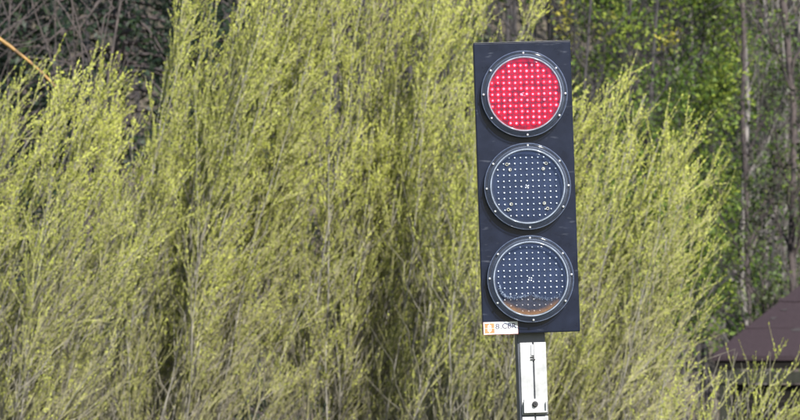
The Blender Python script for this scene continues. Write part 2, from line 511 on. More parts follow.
def bare_shrub():
    Y = 33.0
    x0 = at(60, 300, Y)[0]
    z0 = gz(x0, Y)
    off = np.array([x0, Y, z0])
    root = empty('bare_shrub', off)
    arch = [
        ([(70, 420), (76, 160), (80, 60), (82, 10), (78, -20)], .016), ([(60, 430), (72, 200), (55, 60), (38, 15), (30, -10)], .015),
        ([(95, 420), (90, 150), (98, 80), (112, 0)], .013), ([(40, 430), (48, 150), (54, 50), (52, -10)], .013),
        ([(110, 420), (100, 120), (88, 40), (62, 5), (48, -12)], .014), ([(70, 420), (84, 130), (84, 40), (73, 5), (66, -10)], .012),
        ([(-60, 420), (-50, 120), (-20, 40), (10, 24), (30, 8), (34, -10)], .014), ([(-40, 430), (-30, 100), (0, 24), (22, 30), (48, 22)], .010),
        ([(70, 420), (100, 90), (108, 32), (95, 12), (76, 0), (60, -14)], .012), ([(20, 430), (12, 150), (11, 40), (10, -12)], .010),
        ([(-30, 420), (-10, 140), (6, 36), (30, 28), (60, 44), (82, 74)], .009), ([(120, 420), (96, 160), (80, 78), (60, 30), (52, -10)], .011),
    ]
    Ps = []
    for i, (pix, r) in enumerate(arch):
        P = polyl(pix, Y + rng.uniform(-.5, .5), 18, rng.uniform(-.05, .05))
        # root the stem at the clump
        foot = np.array([off[0] + (P[0, 0] - off[0]) * .5, Y + rng.normal() * .2, z0 - .05])
        P = np.concatenate([foot[None], P])
        P[2:] += np.cumsum(rng.normal(size=(len(P) - 2, 3)) * .008, 0)
        raw_mesh('stem', *tubes((P - off)[None], taper([r * .7], [r * .4], len(P)), 6), M['bark_brown'], root, smooth=True)
        Ps.append(P)
    G = np.stack(Ps)
    n = 26
    rep = rng.integers(0, len(Ps), n)
    tw = grow(G, rep, rng.uniform(.4, 1, n), rng.uniform(.4, 1.1, n), .1, 0, rng.uniform(.3, .9, n), 6, .5)
    V1, F1 = tubes(tw, taper(np.full(n, .007), np.full(n, .003), 6), 4)
    m = 70
    rep = rng.integers(0, n, m)
    t2 = grow(tw, rep, rng.uniform(.2, 1, m), rng.uniform(.4, 1.1, m), .1, 0, rng.uniform(.1, .35, m), 4, .4)
    V2, F2 = tubes(t2, taper(np.full(m, .004), np.full(m, .002), 4), 3)
    V, F, _ = merge([(V1, F1), (V2, F2)])
    tag(raw_mesh('twigs', V - off, F, M['bark_brown'], root, smooth=True), kind='stuff')
    tag(root, 'bare shrub with arching pinkish-brown stems in the top left corner', 'shrub')

    # orange-barked sapling rooted left of the frame, arching over and down into it
    P = polyl([(-175, 330), (-165, 180), (-150, 40), (-115, -10), (-50, 4), (0, 38), (20, 53), (40, 73), (57, 91)], 31, 26)
    f = P[0].copy()
    foot = np.array([f[0] - .05, 31.0, gz(f[0], 31) - .1])
    P = np.concatenate([foot[None], P])
    r2 = empty('leaning_sapling', foot + np.array([0, 0, .1]))
    o2 = foot + np.array([0, 0, .1])
    P[3:] += np.cumsum(rng.normal(size=(len(P) - 3, 3)) * .005, 0)
    raw_mesh('stem', *tubes((P - o2)[None], taper([.028], [.009], len(P)) * (1 + .14 * rng.normal(size=(1, len(P)))), 8), M['bark_orange'], r2, smooth=True)
    rep = np.zeros(30, int)
    tw = grow(P[None], rep, rng.uniform(.25, 1, 30), rng.uniform(.5, 1, 30), .2, 0, rng.uniform(.15, .6, 30), 5, .3)
    tag(raw_mesh('twigs', *((lambda a: (a[0] - o2, a[1]))(tubes(tw, taper(np.full(30, .006), np.full(30, .003), 5), 4))), M['bark_brown'], r2, smooth=True), kind='stuff')
    tag(r2, 'orange-yellow barked sapling arching down into the dark top left corner', 'sapling')

    # straight brown rod
    P = polyl([(92, 330), (100, 190), (106, 90), (113, 45), (122, -5), (128, -50)], 32, 18)
    foot = np.array([P[0, 0] - .1, 32.0, gz(P[0, 0], 32) - .1])
    P = np.concatenate([foot[None], P])
    o3 = foot + np.array([0, 0, .1])
    r3 = empty('bare_sapling', o3)
    raw_mesh('stem', *tubes((P - o3)[None], taper([.015], [.010], len(P)), 7), M['bark_brown'], r3, smooth=True)
    rep = np.zeros(10, int)
    tw = grow(P[None], rep, rng.uniform(.5, 1, 10), rng.uniform(.4, .8, 10), .2, 0, rng.uniform(.2, .6, 10), 5, .3)
    tag(raw_mesh('twigs', *((lambda a: (a[0] - o3, a[1]))(tubes(tw, taper(np.full(10, .006), np.full(10, .003), 5), 4))), M['bark_brown'], r3, smooth=True), kind='stuff')
    tag(r3, 'straight brown bare rod rising in front of the very dark evergreen', 'sapling')


bare_shrub()


# ------------------------------------------------------------------ willows
def willow(label, bx, Y, hull, n_stems, dense=1.0, lean=.12, ydepth=.55, low=.20, foot=.35, grey=1.0, deep=.5):
    hx, hy = np.array(hull, float).T
    z0 = gz(bx, Y)
    off = np.array([bx, Y, z0])
    root = empty('willow_bush', off)
    k = 12
    s = np.linspace(0, 1, k)
    P = np.zeros((n_stems, k, 3))
    for i in range(n_stems):
        px = rng.uniform(hx[0], hx[-1])
        h = np.interp(px, hx, hy)
        py = h + (abs(rng.normal()) * 26 if rng.uniform() < 1 - deep else rng.uniform(20, max(60, 400 - h)))
        ty = Y + np.clip(rng.normal() * ydepth, -1.3, 1.3)
        tip = at(px, py, ty)
        dx = tip[0] - bx
        b = np.array([bx - .42 + dx * foot + rng.normal() * .22, Y + (ty - Y) * .5 + rng.normal() * .1, z0 - .05])
        ctrl = b + np.array([(tip[0] - b[0]) * rng.uniform(.0, .5) + rng.normal() * .16, (ty - b[1]) * .3, (tip[2] - b[2]) * rng.uniform(.45, .6)])
        c = (1 - s)[:, None] ** 2 * b + 2 * (s * (1 - s))[:, None] * ctrl + s[:, None] ** 2 * tip
        w = np.cumsum(rng.normal(size=(k, 3)) * .02, 0)
        w[0] = 0
        P[i] = c + w
    r0 = rng.uniform(.004, .010, n_stems)
    rs = taper(r0, np.full(n_stems, .0028), k)
    for i in range(n_stems):
        raw_mesh('stem', *(lambda a: (a[0] - off, a[1]))(tubes(P[i:i + 1], rs[i:i + 1], 5)), M['willow_stem'], root, smooth=True)
    Ls = np.linalg.norm(np.diff(P, axis=1), axis=2).sum(1)
    # side branches
    n2 = (Ls * 5.6 * dense).astype(int)
    rep = np.repeat(np.arange(n_stems), n2)
    t = rng.uniform(.28, .99, len(rep))
    L2 = rng.uniform(.22, .85, len(rep)) * (1.25 - .85 * t)
    Q = grow(P, rep, t, rng.uniform(.25, .65, len(rep)), .25, lean, L2, 5, .18)
    n3 = np.maximum((L2 * 18.5 * dense).astype(int), 1)
    rep3 = np.repeat(np.arange(len(rep)), n3)
    t3 = rng.uniform(.1, .98, len(rep3))
    L3 = rng.uniform(.07, .27, len(rep3)) * (1.2 - .6 * t3)
    U = grow(Q, rep3, t3, rng.uniform(.2, .62, len(rep3)), .2, lean * .6, L3, 2, .12)
    # bare grey twigs criss-crossing low down
    nb = int(n_stems * 15 * grey)
    repb = rng.integers(0, n_stems, nb)
    Bt = grow(P, repb, rng.uniform(.14, .62, nb), rng.uniform(.15, .8, nb), .1, lean * .3, rng.uniform(.25, .9, nb), 6, .2)
    parts = [tubes(Q, taper(np.full(len(rep), .0038), np.full(len(rep), .0016), 5), 3),
             tubes(U, taper(np.full(len(rep3), .0022), np.full(len(rep3), .0013), 2), 3)]
    V, F, _ = merge(parts)
    tag(raw_mesh('shoots', V - off, F, M['willow_shoot'], root, smooth=True), kind='stuff')
    parts = [tubes(Bt, taper(np.full(nb, .0042), np.full(nb, .0016), 6), 3)]
    V, F, _ = merge(parts)
    tag(raw_mesh('twigs', V - off, F, M['willow_twig'], root, smooth=True), kind='stuff')
    # leaves in small tufts on every node
    pos, dr = [], []

    btint = rng.normal(size=n_stems) * .13                     # whole stems differ in tone
    tn_all = []

    def nodes(A, Lg, a, b, step, per, own):
        cnt = np.maximum((Lg * (b - a) / step).astype(int), 1)
        r = np.repeat(np.arange(len(A)), cnt)
        p, tn = along(A[r], rng.uniform(a, b, len(r)))
        p = np.repeat(p, per, 0)
        tn = np.repeat(tn, per, 0)
        pos.append(p)
        dr.append(tn)
        tn_all.append(np.repeat(own[r], per))
    nodes(P, Ls, .55, 1, .010, 3, btint)
    nodes(Q, L2, .08, 1, .0095, 2, btint[rep])
    nodes(U, L3, .05, 1, .0118, 2, btint[rep][rep3])
    p, tn = np.concatenate(pos), np.concatenate(dr)
    # thinner foliage low down in the bush
    prob = low + (1 - low) * np.clip((p[:, 2] - 1.5) / 1.7, 0, 1)
    cl = np.sin(p[:, 0] * 5.1 + p[:, 2] * 2.3 + bx) * np.sin(p[:, 2] * 4.3 - p[:, 1] * 3.7 + bx * 3) * np.sin(p[:, 0] * 2.7 - p[:, 2] * 6.1)
    prob = prob * (1 + .3 * cl)
    prob[p[:, 2] < 1.2] *= .5
    kp = rng.uniform(size=len(p)) < prob
    p, tn = p[kp], tn[kp]
    bt = np.concatenate(tn_all)[kp]
    n = len(p)
    d = tn + norm(rng.normal(size=(n, 3))) * rng.uniform(.3, .95, n)[:, None] + np.array([0, 0, .15])
    L = rng.uniform(.009, .022, n)
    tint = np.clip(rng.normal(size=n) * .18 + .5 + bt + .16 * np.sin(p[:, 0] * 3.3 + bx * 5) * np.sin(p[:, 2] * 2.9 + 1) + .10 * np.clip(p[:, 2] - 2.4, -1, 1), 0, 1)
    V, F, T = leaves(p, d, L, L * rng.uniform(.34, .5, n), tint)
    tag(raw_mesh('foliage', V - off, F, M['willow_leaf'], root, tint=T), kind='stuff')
    tag(root, label, 'willow bush', 'willow bushes behind the signal')
    return n


tot = 0
tot += willow('low leftmost willow bush with separate pale shoots against the dark corner', -2.75, 25.0, [(-60, 110), (0, 92), (30, 68), (60, 96), (90, 62), (108, 45), (118, 112), (150, 140), (175, 160)], 56, .92, .2)
tot += willow('tall willow bush left of centre, sloping up from the dark gap', -1.45, 26.3, [(105, 190), (128, 120), (148, 62), (178, 18), (200, -25), (250, -55), (330, -70)], 66, 1.0, .24)
tot += willow('tallest willow bush in the middle, left of the signal panel', -.1, 27.0, [(285, -70), (340, -80), (400, -60), (440, -40), (500, -15), (535, 10), (556, 50), (580, 80)], 80, 1.0, .2)
tot += willow('willow bush with slanting shoots right behind the signal post', 1.15, 25.6, [(450, 90), (520, 75), (560, 92), (590, 94), (620, 82), (640, 96), (660, 116), (682, 145), (698, 150), (706, 210), (708, 290), (700, 345)], 92, 1.0, .24)
tot += willow('low sparse willow bush in front of the brown roof', 2.15, 24.0, [(640, 335), (690, 352), (715, 385), (745, 358), (762, 385), (785, 355), (800, 380), (840, 365)], 22, .75, .10, .35, .8)
print('willow leaves', tot)


# ------------------------------------------------------------------ hut with brown hipped roof
def hut():
    Y0 = 42.0                                   # front eave
    c = at(712, 356, Y0)
    x0, ze = c[0], c[2]
    half = 1.75
    yaw = R(-8)
    xc, yc = x0 + half * 1.129, Y0 + half * .851
    rise = half * .86
    root = empty('hut', (xc, yc, gz(xc, yc)), (0, 0, yaw))
    zb = gz(xc, yc)
    x0, Y0 = xc - half, yc - half               # the unturned corner; the root turns everything

    def L(x, y, z):
        return (x - xc, y - yc, z - zb)
    roofm = noisy('roof_felt', (.0150, .0098, .0128), (.0235, .0158, .0200), 55, .9, .5, spec=.2)
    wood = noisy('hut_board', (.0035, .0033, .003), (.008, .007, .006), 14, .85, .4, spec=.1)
    beam = noisy('hut_beam', (.012, .013, .010), (.024, .025, .02), 10, .8, .3, spec=.1)
    # roof: four slopes of some thickness, each a part
    ap = Vector(L(xc, yc, ze + rise))
    cs = [Vector(L(xc - half, yc - half, ze)), Vector(L(xc + half, yc - half, ze)), Vector(L(xc + half, yc + half, ze)), Vector(L(xc - half, yc + half, ze))]
    rf = bmesh.new()
    box(rf, -.09, .09, -.09, .09, ap.z - .06, ap.z + .07, .02)
    roof = bm_obj('roof', rf, roofm, root)
    for i in range(4):
        a, b = cs[i], cs[(i + 1) % 4]
        bm = bmesh.new()
        dn = Vector((0, 0, -.05))
        # subdivide so that the felt can sag a little
        N = 14
        grid = []
        for r_ in range(N + 1):
            f = r_ / N
            row = []
            for q in range(N + 1):
                g_ = q / N
                p = a.lerp(b, g_).lerp(ap, f)
                sag = .012 * math.sin(f * 9 + i) * math.sin(g_ * 11 + 2 * i)
                row.append(bm.verts.new(p + Vector((0, 0, sag * (1 - f)))))
            grid.append(row)
        for r_ in range(N):
            for q in range(N):
                if r_ == N - 1:
                    bm.faces.new((grid[r_][q], grid[r_][q + 1], grid[r_ + 1][q]))
                else:
                    bm.faces.new((grid[r_][q], grid[r_][q + 1], grid[r_ + 1][q + 1], grid[r_ + 1][q]))
        ret = bmesh.ops.extrude_face_region(bm, geom=list(bm.faces))
        for v in [x for x in ret['geom'] if isinstance(x, bmesh.types.BMVert)]:
            v.co += dn
        bm_obj('roof_slope', bm, roofm, roof)
    # overlapping edges of the roofing strips on the front slope
    for f in (.2, .4, .6, .8):
        a, b = cs[0].lerp(ap, f), cs[1].lerp(ap, f)
        bm = bmesh.new()
        K = 24
        n_ = Vector((0, -.65, .76))
        up_ = Vector((0, .76, .65))
        low_ = [bm.verts.new(a.lerp(b, q / K) + n_ * .010 + up_ * (.006 * math.sin(q * 1.7 + f * 20))) for q in range(K + 1)]
        top_ = [bm.verts.new(a.lerp(b, q / K) + n_ * .014 + up_ * (.05 + .006 * math.sin(q * 1.7 + f * 20))) for q in range(K + 1)]
        for q in range(K):
            bm.faces.new((low_[q], low_[q + 1], top_[q + 1], top_[q]))
        ret = bmesh.ops.extrude_face_region(bm, geom=list(bm.faces))
        for v in [x for x in ret['geom'] if isinstance(x, bmesh.types.BMVert)]:
            v.co -= n_ * .012
        bm_obj('roofing_lap', bm, roofm, roof)
    # dark torn patches on the front slope
    patch = noisy('torn_felt', (.012, .009, .011), (.02, .016, .018), 20, .9)
    for (px, py, w, h) in ((773.5, 319, .035, .018), (784.5, 310.5, .035, .013), (797, 330, .06, .035)):
        yy = Y0 + .5                              # march the pixel's ray to the front slope
        for _ in range(30):
            q = at(px, py, yy)
            ly = -math.sin(yaw) * (q[0] - xc) + math.cos(yaw) * (q[1] - yc)
            yy += .6 * ((q[2] - ze) / .86 - half - ly)
        dx_, dy_ = q[0] - xc, q[1] - yc
        q = np.array([xc + math.cos(yaw) * dx_ + math.sin(yaw) * dy_, yc - math.sin(yaw) * dx_ + math.cos(yaw) * dy_, q[2]])
        bm = bmesh.new()
        vs = []
        for j in range(11):
            an = j / 11 * 2 * math.pi
            rr = 1 + .3 * math.sin(3 * an + px) + .15 * math.sin(5 * an)
            dx_, du = w * rr * math.cos(an), h * rr * math.sin(an) + .35 * w * math.cos(an)
            vs.append(bm.verts.new(L(q[0] + dx_, q[1] + du * .76, q[2] + du * .65 + .006)))
        bm.faces.new(vs)
        ret = bmesh.ops.extrude_face_region(bm, geom=list(bm.faces))
        for v in [x for x in ret['geom'] if isinstance(x, bmesh.types.BMVert)]:
            v.co += Vector((0, -.003, .004))
        bm_obj('torn_patch', bm, patch, roof)
    # fascia and frame under the eave
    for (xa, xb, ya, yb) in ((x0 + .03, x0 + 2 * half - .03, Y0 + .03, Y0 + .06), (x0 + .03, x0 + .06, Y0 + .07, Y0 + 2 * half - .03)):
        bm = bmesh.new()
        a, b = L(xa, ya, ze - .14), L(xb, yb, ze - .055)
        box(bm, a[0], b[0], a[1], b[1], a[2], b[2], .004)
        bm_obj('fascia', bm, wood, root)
    ov = .13
    bm = bmesh.new()
    a, b = L(x0 + ov - .06, Y0 + ov - .08, ze - .30), L(x0 + 2 * half - ov + .06, Y0 + ov + .02, ze - .17)
    box(bm, a[0], b[0], a[1], b[1], a[2], b[2], .006)
    bm_obj('wall_plate', bm, beam, root)
    for (xx, yy) in ((x0 + ov, Y0 + ov), (x0 + 2 * half - ov, Y0 + ov), (x0 + ov, Y0 + 2 * half - ov), (x0 + 2 * half - ov, Y0 + 2 * half - ov)):
        bm = bmesh.new()
        a = L(xx, yy, zb - .05)
        box(bm, a[0] - .055, a[0] + .055, a[1] - .055, a[1] + .055, a[2], ze - zb - .305, .006)
        bm_obj('corner_post', bm, beam, root)
    # horizontal boards of front and left wall
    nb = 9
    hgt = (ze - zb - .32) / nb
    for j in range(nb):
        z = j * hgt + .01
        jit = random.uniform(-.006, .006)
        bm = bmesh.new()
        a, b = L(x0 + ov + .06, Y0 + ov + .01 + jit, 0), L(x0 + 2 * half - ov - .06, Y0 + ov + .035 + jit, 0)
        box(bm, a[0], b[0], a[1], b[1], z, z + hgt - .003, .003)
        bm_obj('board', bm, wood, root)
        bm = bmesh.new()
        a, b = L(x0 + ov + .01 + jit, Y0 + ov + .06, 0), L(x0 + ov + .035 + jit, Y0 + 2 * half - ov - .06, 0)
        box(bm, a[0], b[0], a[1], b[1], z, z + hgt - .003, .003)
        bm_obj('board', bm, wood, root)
    tag(root, 'small dark wooden hut with brown hipped roof at the right edge', 'hut')


hut()


# ------------------------------------------------------------------ traffic light
def traffic_light():
    PX = 2 * TX * 10 / 800                       # metres per photo pixel at the signal
    pc = at(525.6, 187.4, 10.0)
    lean, yaw = R(-1.85), R(3.2)
    bx_ = pc[0] + pc[2] * math.sin(-lean)
    zc = pc[2] / math.cos(lean)
    root = empty('traffic_light', (bx_, 10.05, 0), (0, lean, yaw))
    w, h = 97.6 * PX, 291.5 * PX
    YF = -.05                                    # front face of the panel (local y)

    hous, t, b = mat('signal_housing')
    n1 = noise(t, 22, 6)
    r1 = ramp(t, [(.35, (.0022, .0042, .0125)), (.68, (.0042, .0072, .0195))])
    t.links.new(n1.outputs['Fac'], r1.inputs['Fac'])
    # thin pale scuffs
    mp = t.nodes.new('ShaderNodeMapping')
    tc = t.nodes.new('ShaderNodeTexCoord')
    t.links.new(tc.outputs['Object'], mp.inputs['Vector'])
    mp.inputs['Scale'].default_value = (14, 14, 60)
    mp.inputs['Rotation'].default_value = (0, .6, 0)
    n2 = t.nodes.new('ShaderNodeTexNoise')
    n2.inputs['Scale'].default_value = 1.4
    n2.inputs['Detail'].default_value = 7
    t.links.new(mp.outputs[0], n2.inputs['Vector'])
    r2 = ramp(t, [(.62, (0, 0, 0)), (.78, (.45, .45, .45))])
    t.links.new(n2.outputs['Fac'], r2.inputs['Fac'])
    mx = t.nodes.new('ShaderNodeMix')
    mx.data_type = 'RGBA'
    t.links.new(r2.outputs['Color'], mx.inputs['Factor'])
    t.links.new(r1.outputs['Color'], mx.inputs[6])
    mx.inputs[7].default_value = (.10, .11, .14, 1)
    t.links.new(mx.outputs[2], b.inputs['Base Color'])
    b.inputs['Specular IOR Level'].default_value = .2
    rr = ramp(t, [(.3, (.24,) * 3), (.7, (.36,) * 3)])
    t.links.new(n1.outputs['Fac'], rr.inputs['Fac'])
    t.links.new(rr.outputs['Color'], b.inputs['Roughness'])

    edge = noisy('housing_edge', (.012, .014, .022), (.10, .105, .12), 40, .5, 0, .5, .8)
    ring_black = noisy('shadow_ring_black', (.004, .0045, .007), (.009, .010, .014), 60, .6, spec=.12)  # near-black, for the added ring that casts the flange shadow
    board_m = noisy('led_board', (.005, .009, .023), (.010, .016, .037), 30, .5, spec=.15)
    alu = noisy('post_white', (.19, .195, .205), (.31, .315, .325), 22, .5, .1)
    tube_m = noisy('post_tube', (.030, .034, .045), (.055, .06, .075), 20, .5, 0, metal=.3)
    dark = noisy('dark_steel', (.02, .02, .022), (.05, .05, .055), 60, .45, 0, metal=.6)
    steel = noisy('screw_steel', (.5, .5, .52), (.75, .75, .77), 120, .3, 0, metal=.85)
    led_off = noisy('led_clear', (.40, .43, .48), (.62, .65, .70), 300, .2)

    def clear(name, tintc, haze_c, haze, gl=.08):
        m, t, b = mat(name)
        tr = t.nodes.new('ShaderNodeBsdfTransparent')
        tr.inputs['Color'].default_value = (*tintc, 1)
        b.inputs['Base Color'].default_value = (*haze_c, 1)
        b.inputs['Roughness'].default_value = gl
        lf = t.nodes.new('ShaderNodeLayerWeight')
        pw_ = t.nodes.new('ShaderNodeMath')
        pw_.operation = 'POWER'
        pw_.inputs[1].default_value = 5
        t.links.new(lf.outputs['Facing'], pw_.inputs[0])
        lw = t.nodes.new('ShaderNodeMath')
        lw.operation = 'MULTIPLY_ADD'
        lw.inputs[1].default_value = .94
        lw.inputs[2].default_value = .022
        t.links.new(pw_.outputs[0], lw.inputs[0])
        nz = noise(t, 45, 6)
        rz = ramp(t, [(.42, (haze,) * 3), (.75, (haze * 2.4,) * 3)])
        t.links.new(nz.outputs['Fac'], rz.inputs['Fac'])
        add = t.nodes.new('ShaderNodeMath')
        add.operation = 'ADD'
        add.use_clamp = True
        t.links.new(lw.outputs[0], add.inputs[0])
        t.links.new(rz.outputs['Color'], add.inputs[1])
        mx = t.nodes.new('ShaderNodeMixShader')
        t.links.new(add.outputs[0], mx.inputs[0])
        t.links.new(tr.outputs[0], mx.inputs[1])
        t.links.new(b.outputs[0], mx.inputs[2])
        t.links.new(mx.outputs[0], t.nodes['Material Output'].inputs['Surface'])
        return m
    cover_m = clear('clear_cover', (.93, .95, .97), (.14, .22, .48), .009, .06)
    flange_m = clear('clear_flange', (.86, .89, .94), (.26, .32, .48), .016, .10)
    clear_ring = clear('clear_ring', (.8, .82, .85), (.62, .66, .74), .20, .10)
    side_clear = clear('clear_side', (.88, .91, .95), (.30, .36, .50), .02, .13)
    edge_clear = clear('clear_edge', (.8, .84, .9), (.34, .40, .55), .07, .10)
    ring_m = noisy('lens_ring_plastic', (.42, .44, .48), (.72, .74, .78), 70, .25, 0, .3, .7)

    # housing: shallow tray with rounded edge, deeper box behind
    bm = bmesh.new()
    box(bm, -w / 2, w / 2, YF, YF + .026, zc - h / 2, zc + h / 2, .0022)
    house = bm_obj('housing', bm, hous, root)
    bm = bmesh.new()
    box(bm, -w / 2 + .02, w / 2 - .02, YF + .028, YF + .085, zc - h / 2 + .02, zc + h / 2 - .02, .008)
    bm_obj('rear_box', bm, hous, house)
    bm = bmesh.new()
    box(bm, -w / 2 + .001, w / 2 - .001, YF + .001, YF + .025, zc + h / 2 + .0004, zc + h / 2 + .0024, .0008)
    bm_obj('top_lip', bm, edge, house)

    RO, RI = 42.8 * PX, 37.0 * PX
    sp = 5.8 * PX

    red_cell, t, b = mat('red_lit_cell')
    b.inputs['Base Color'].default_value = (.12, .002, .006, 1)
    nz = noise(t, 55, 3)
    rz = ramp(t, [(.38, (.05, .0003, .008)), (.5, (.20, .0003, .010)), (.64, (.36, .0003, .014))])
    t.links.new(nz.outputs['Fac'], rz.inputs['Fac'])
    t.links.new(rz.outputs['Color'], b.inputs['Emission Color'])
    b.inputs['Emission Strength'].default_value = .75
    b.inputs['Specular IOR Level'].default_value = .05
    red_led, t, b = mat('red_led_on')
    b.inputs['Base Color'].default_value = (.4, .06, .09, 1)
    b.inputs['Emission Color'].default_value = (1, .19, .26, 1)
    nz = noise(t, 48, 3)
    rz = ramp(t, [(.36, (.4,) * 3), (.62, (1.35,) * 3)])
    t.links.new(nz.outputs['Fac'], rz.inputs['Fac'])
    t.links.new(rz.outputs['Color'], b.inputs['Emission Strength'])
    b.inputs['Specular IOR Level'].default_value = .2
    red_glow, t, b = mat('red_led_collar')
    b.inputs['Specular IOR Level'].default_value = .05
    b.inputs['Base Color'].default_value = (.12, .002, .006, 1)
    b.inputs['Emission Color'].default_value = (1, .002, .018, 1)
    b.inputs['Emission Strength'].default_value = .62
    red_grid = noisy('red_grid', (.10, .012, .025), (.18, .025, .045), 50, .5, spec=.1)

    for si, (dz, kind) in enumerate(((93.2 * PX, 'red'), (.6 * PX, 'mid'), (-92.0 * PX, 'low'))):
        cz = zc + dz
        cx = 0.0

        def ob(name, bm, m, parent, sm=True):
            return bm_obj(name, bm, m, parent, sm)
        bm = bmesh.new()
        lathe(bm, [(0, .004), (RI - .001, .004), (RI - .001, -.007)], 64, cx, 0)
        sig = bm_obj({'red': 'red_signal', 'mid': 'unlit_signal', 'low': 'unlit_signal'}[kind], bm, red_cell if kind == 'red' else board_m, root, False, (0, YF - .0075, cz))
        sig['label'] = {'red': 'lit red signal lens of many small LEDs', 'mid': 'unlit middle lens with pale LED dots', 'low': 'unlit bottom lens with brown water at its foot'}[kind]
        # LED domes on a square grid
        bm = bmesh.new()
        bg = bmesh.new()
        N = 7
        gridpts = []
        for i in range(-N, N + 1):
            for j in range(-N, N + 1):
                x, z = (i + (.5 if kind != 'mid' else 0)) * sp, (j + (.5 if kind == 'low' else 0)) * sp
                if math.hypot(x, z) < RI - .0062:
                    gridpts.append((x + random.gauss(0, .00035), z + random.gauss(0, .00035)))
        for (x, z) in gridpts:
            q = random.uniform(.85, 1.1)
            if kind == 'red':
                s_ = .0033 * q
                lathe(bm, [(s_, .0068), (s_ * .8, .0068 + s_ * .6), (s_ * .4, .0068 + s_), (0, .0068 + s_ * 1.05)], 8, x, z)
                if random.random() > .07:
                    s_ = .0061 * q
                    lathe(bg, [(s_, .0045), (s_, .0066), (0, .0067)], 10, x, z)
            else:
                s_ = .0021 * q
                lathe(bm, [(s_, .004), (s_, .0062), (s_ * .75, .0076), (0, .0082)], 8, x, z)
        tag(ob('led_array', bm, red_led if kind == 'red' else led_off, sig), kind='stuff')
        if kind == 'red':
            tag(ob('led_collars', bg, red_glow, sig), kind='stuff')
            bm = bmesh.new()
            for i in range(-N, N + 1):
                o_ = i * sp
                for (A, horiz) in ((o_, True), (o_ + .5 * sp * 1, False)):
                    c_ = (i + .5) * sp if horiz else i * sp
                    if abs(c_) < RI - .004:
                        e = math.sqrt((RI - .002) ** 2 - c_ ** 2)
                        if horiz:
                            box(bm, -e, e, -.0056, -.0042, c_ - .0006, c_ + .0006)
                        else:
                            box(bm, c_ - .0006, c_ + .0006, -.0059, -.0044, -e, e)
            ob('cell_grid', bm, red_grid, sig, False)
        else:
            bg.free()
        # centre mark
        bm = bmesh.new()
        for a in range(4):
            an = a * math.pi / 2 + .6
            lathe(bm, [(.0016, .0042), (.0016, .0052), (0, .0054)], 6, .0042 * math.cos(an), .0042 * math.sin(an))
        ob('centre_mark', bm, ring_m if kind != 'red' else red_led, sig, False)
        if kind == 'mid':
            for (sx, sz) in ((-1, 1), (1, 1), (-1, -1), (1, -1)):
                for rad_ in (24, 30):
                    an = R(49 if rad_ == 30 else 46)
                    bm = bmesh.new()
                    lathe(bm, [(.0026, .0045), (.0042, .0045), (.0042, .0085), (.0026, .0085)], 12, sx * rad_ * PX * math.cos(an), sz * rad_ * PX * math.sin(an), True)
                    ob('stand_off', bm, noisy('stand_off_brass', (.26, .24, .18), (.36, .34, .27), 60, .35), sig)
        # inner wall, added shadow-casting ring, flange, cover
        bm = bmesh.new()
        lathe(bm, [(RI + .0005, -.0073), (RO - .002, -.0073), (RO - .001, .011), (RO - .0015, .0125), (RI + .002, .0125), (RI + .0005, .011)], 72, close=True)
        ob('shadow_ring', bm, ring_black, sig, False)  # ring added so the clear flange throws a distinct shadow
        bm = bmesh.new()
        lathe(bm, [(RO + .0008, .0128), (RO + .0012, .016), (RO - .001, .0185), (RI + .005, .0180), (RI + .0022, .0185)], 72)
        ob('flange', bm, flange_m, sig)
        bm = bmesh.new()
        lathe(bm, [(RO + .0006 + .0011 * math.cos(a * math.pi / 4), .0165 + .0022 * math.sin(a * math.pi / 4)) for a in range(8)], 72, close=True)
        ob('flange_edge', bm, edge_clear, sig)
        bm = bmesh.new()
        pr = []
        for a in range(14):
            an = a / 14 * 2 * math.pi
            pr.append((RI - .0002 + .0017 * math.cos(an), .0215 + .0035 * math.sin(an)))
        lathe(bm, pr, 72, close=True)
        ob('lens_ring', bm, clear_ring, sig)
        bm = bmesh.new()
        lathe(bm, [(RI - .005, .0342)] + [((RI - .005) * math.cos(a * math.pi / 20), .0342 + .008 * math.sin(a * math.pi / 20)) for a in range(1, 10)] + [(0, .0422)], 64)
        ob('lens_cover', bm, cover_m, sig)
        bm = bmesh.new()
        lathe(bm, [(RI - .005 + .0125 * math.cos(a * math.pi / 24), .0187 + .0155 * math.sin(a * math.pi / 24)) for a in range(0, 13)], 72)
        ob('cover_side', bm, side_clear, sig)
        rs = RO - .0045
        for an in (90, 36, 2, -33, -90, -146, 180, 144):
            an = an + random.uniform(-3, 3)
            bm = bmesh.new()
            lathe(bm, [(.0030, .0180), (.0030, .0205), (.0020, .0217), (0, .0218)], 10)
            bmesh.ops.translate(bm, vec=(rs * math.cos(R(an)), 0, rs * math.sin(R(an))), verts=bm.verts)
            ob('screw', bm, steel, sig, False)
        if kind == 'low':
            # brown water standing in the bottom of the lens, pale scum line above it
            water_m, t, b = mat('silty_water')
            b.inputs['Base Color'].default_value = (.15, .075, .03, 1)
            b.inputs['Roughness'].default_value = .5
            b.inputs['Specular IOR Level'].default_value = .15
            tc = t.nodes.new('ShaderNodeTexCoord')
            ln = t.nodes.new('ShaderNodeVectorMath')
            ln.operation = 'LENGTH'
            t.links.new(tc.outputs['Object'], ln.inputs[0])
            nz = noise(t, 70, 5)
            ma = t.nodes.new('ShaderNodeMath')
            ma.operation = 'MULTIPLY_ADD'
            ma.inputs[1].default_value = .014
            t.links.new(nz.outputs['Fac'], ma.inputs[0])
            t.links.new(ln.outputs['Value'], ma.inputs[2])
            mr = t.nodes.new('ShaderNodeMapRange')
            mr.inputs['From Min'].default_value = .0865
            mr.inputs['From Max'].default_value = .1025
            mr.inputs['To Max'].default_value = .95
            t.links.new(ma.outputs[0], mr.inputs['Value'])
            tr = t.nodes.new('ShaderNodeBsdfTransparent')
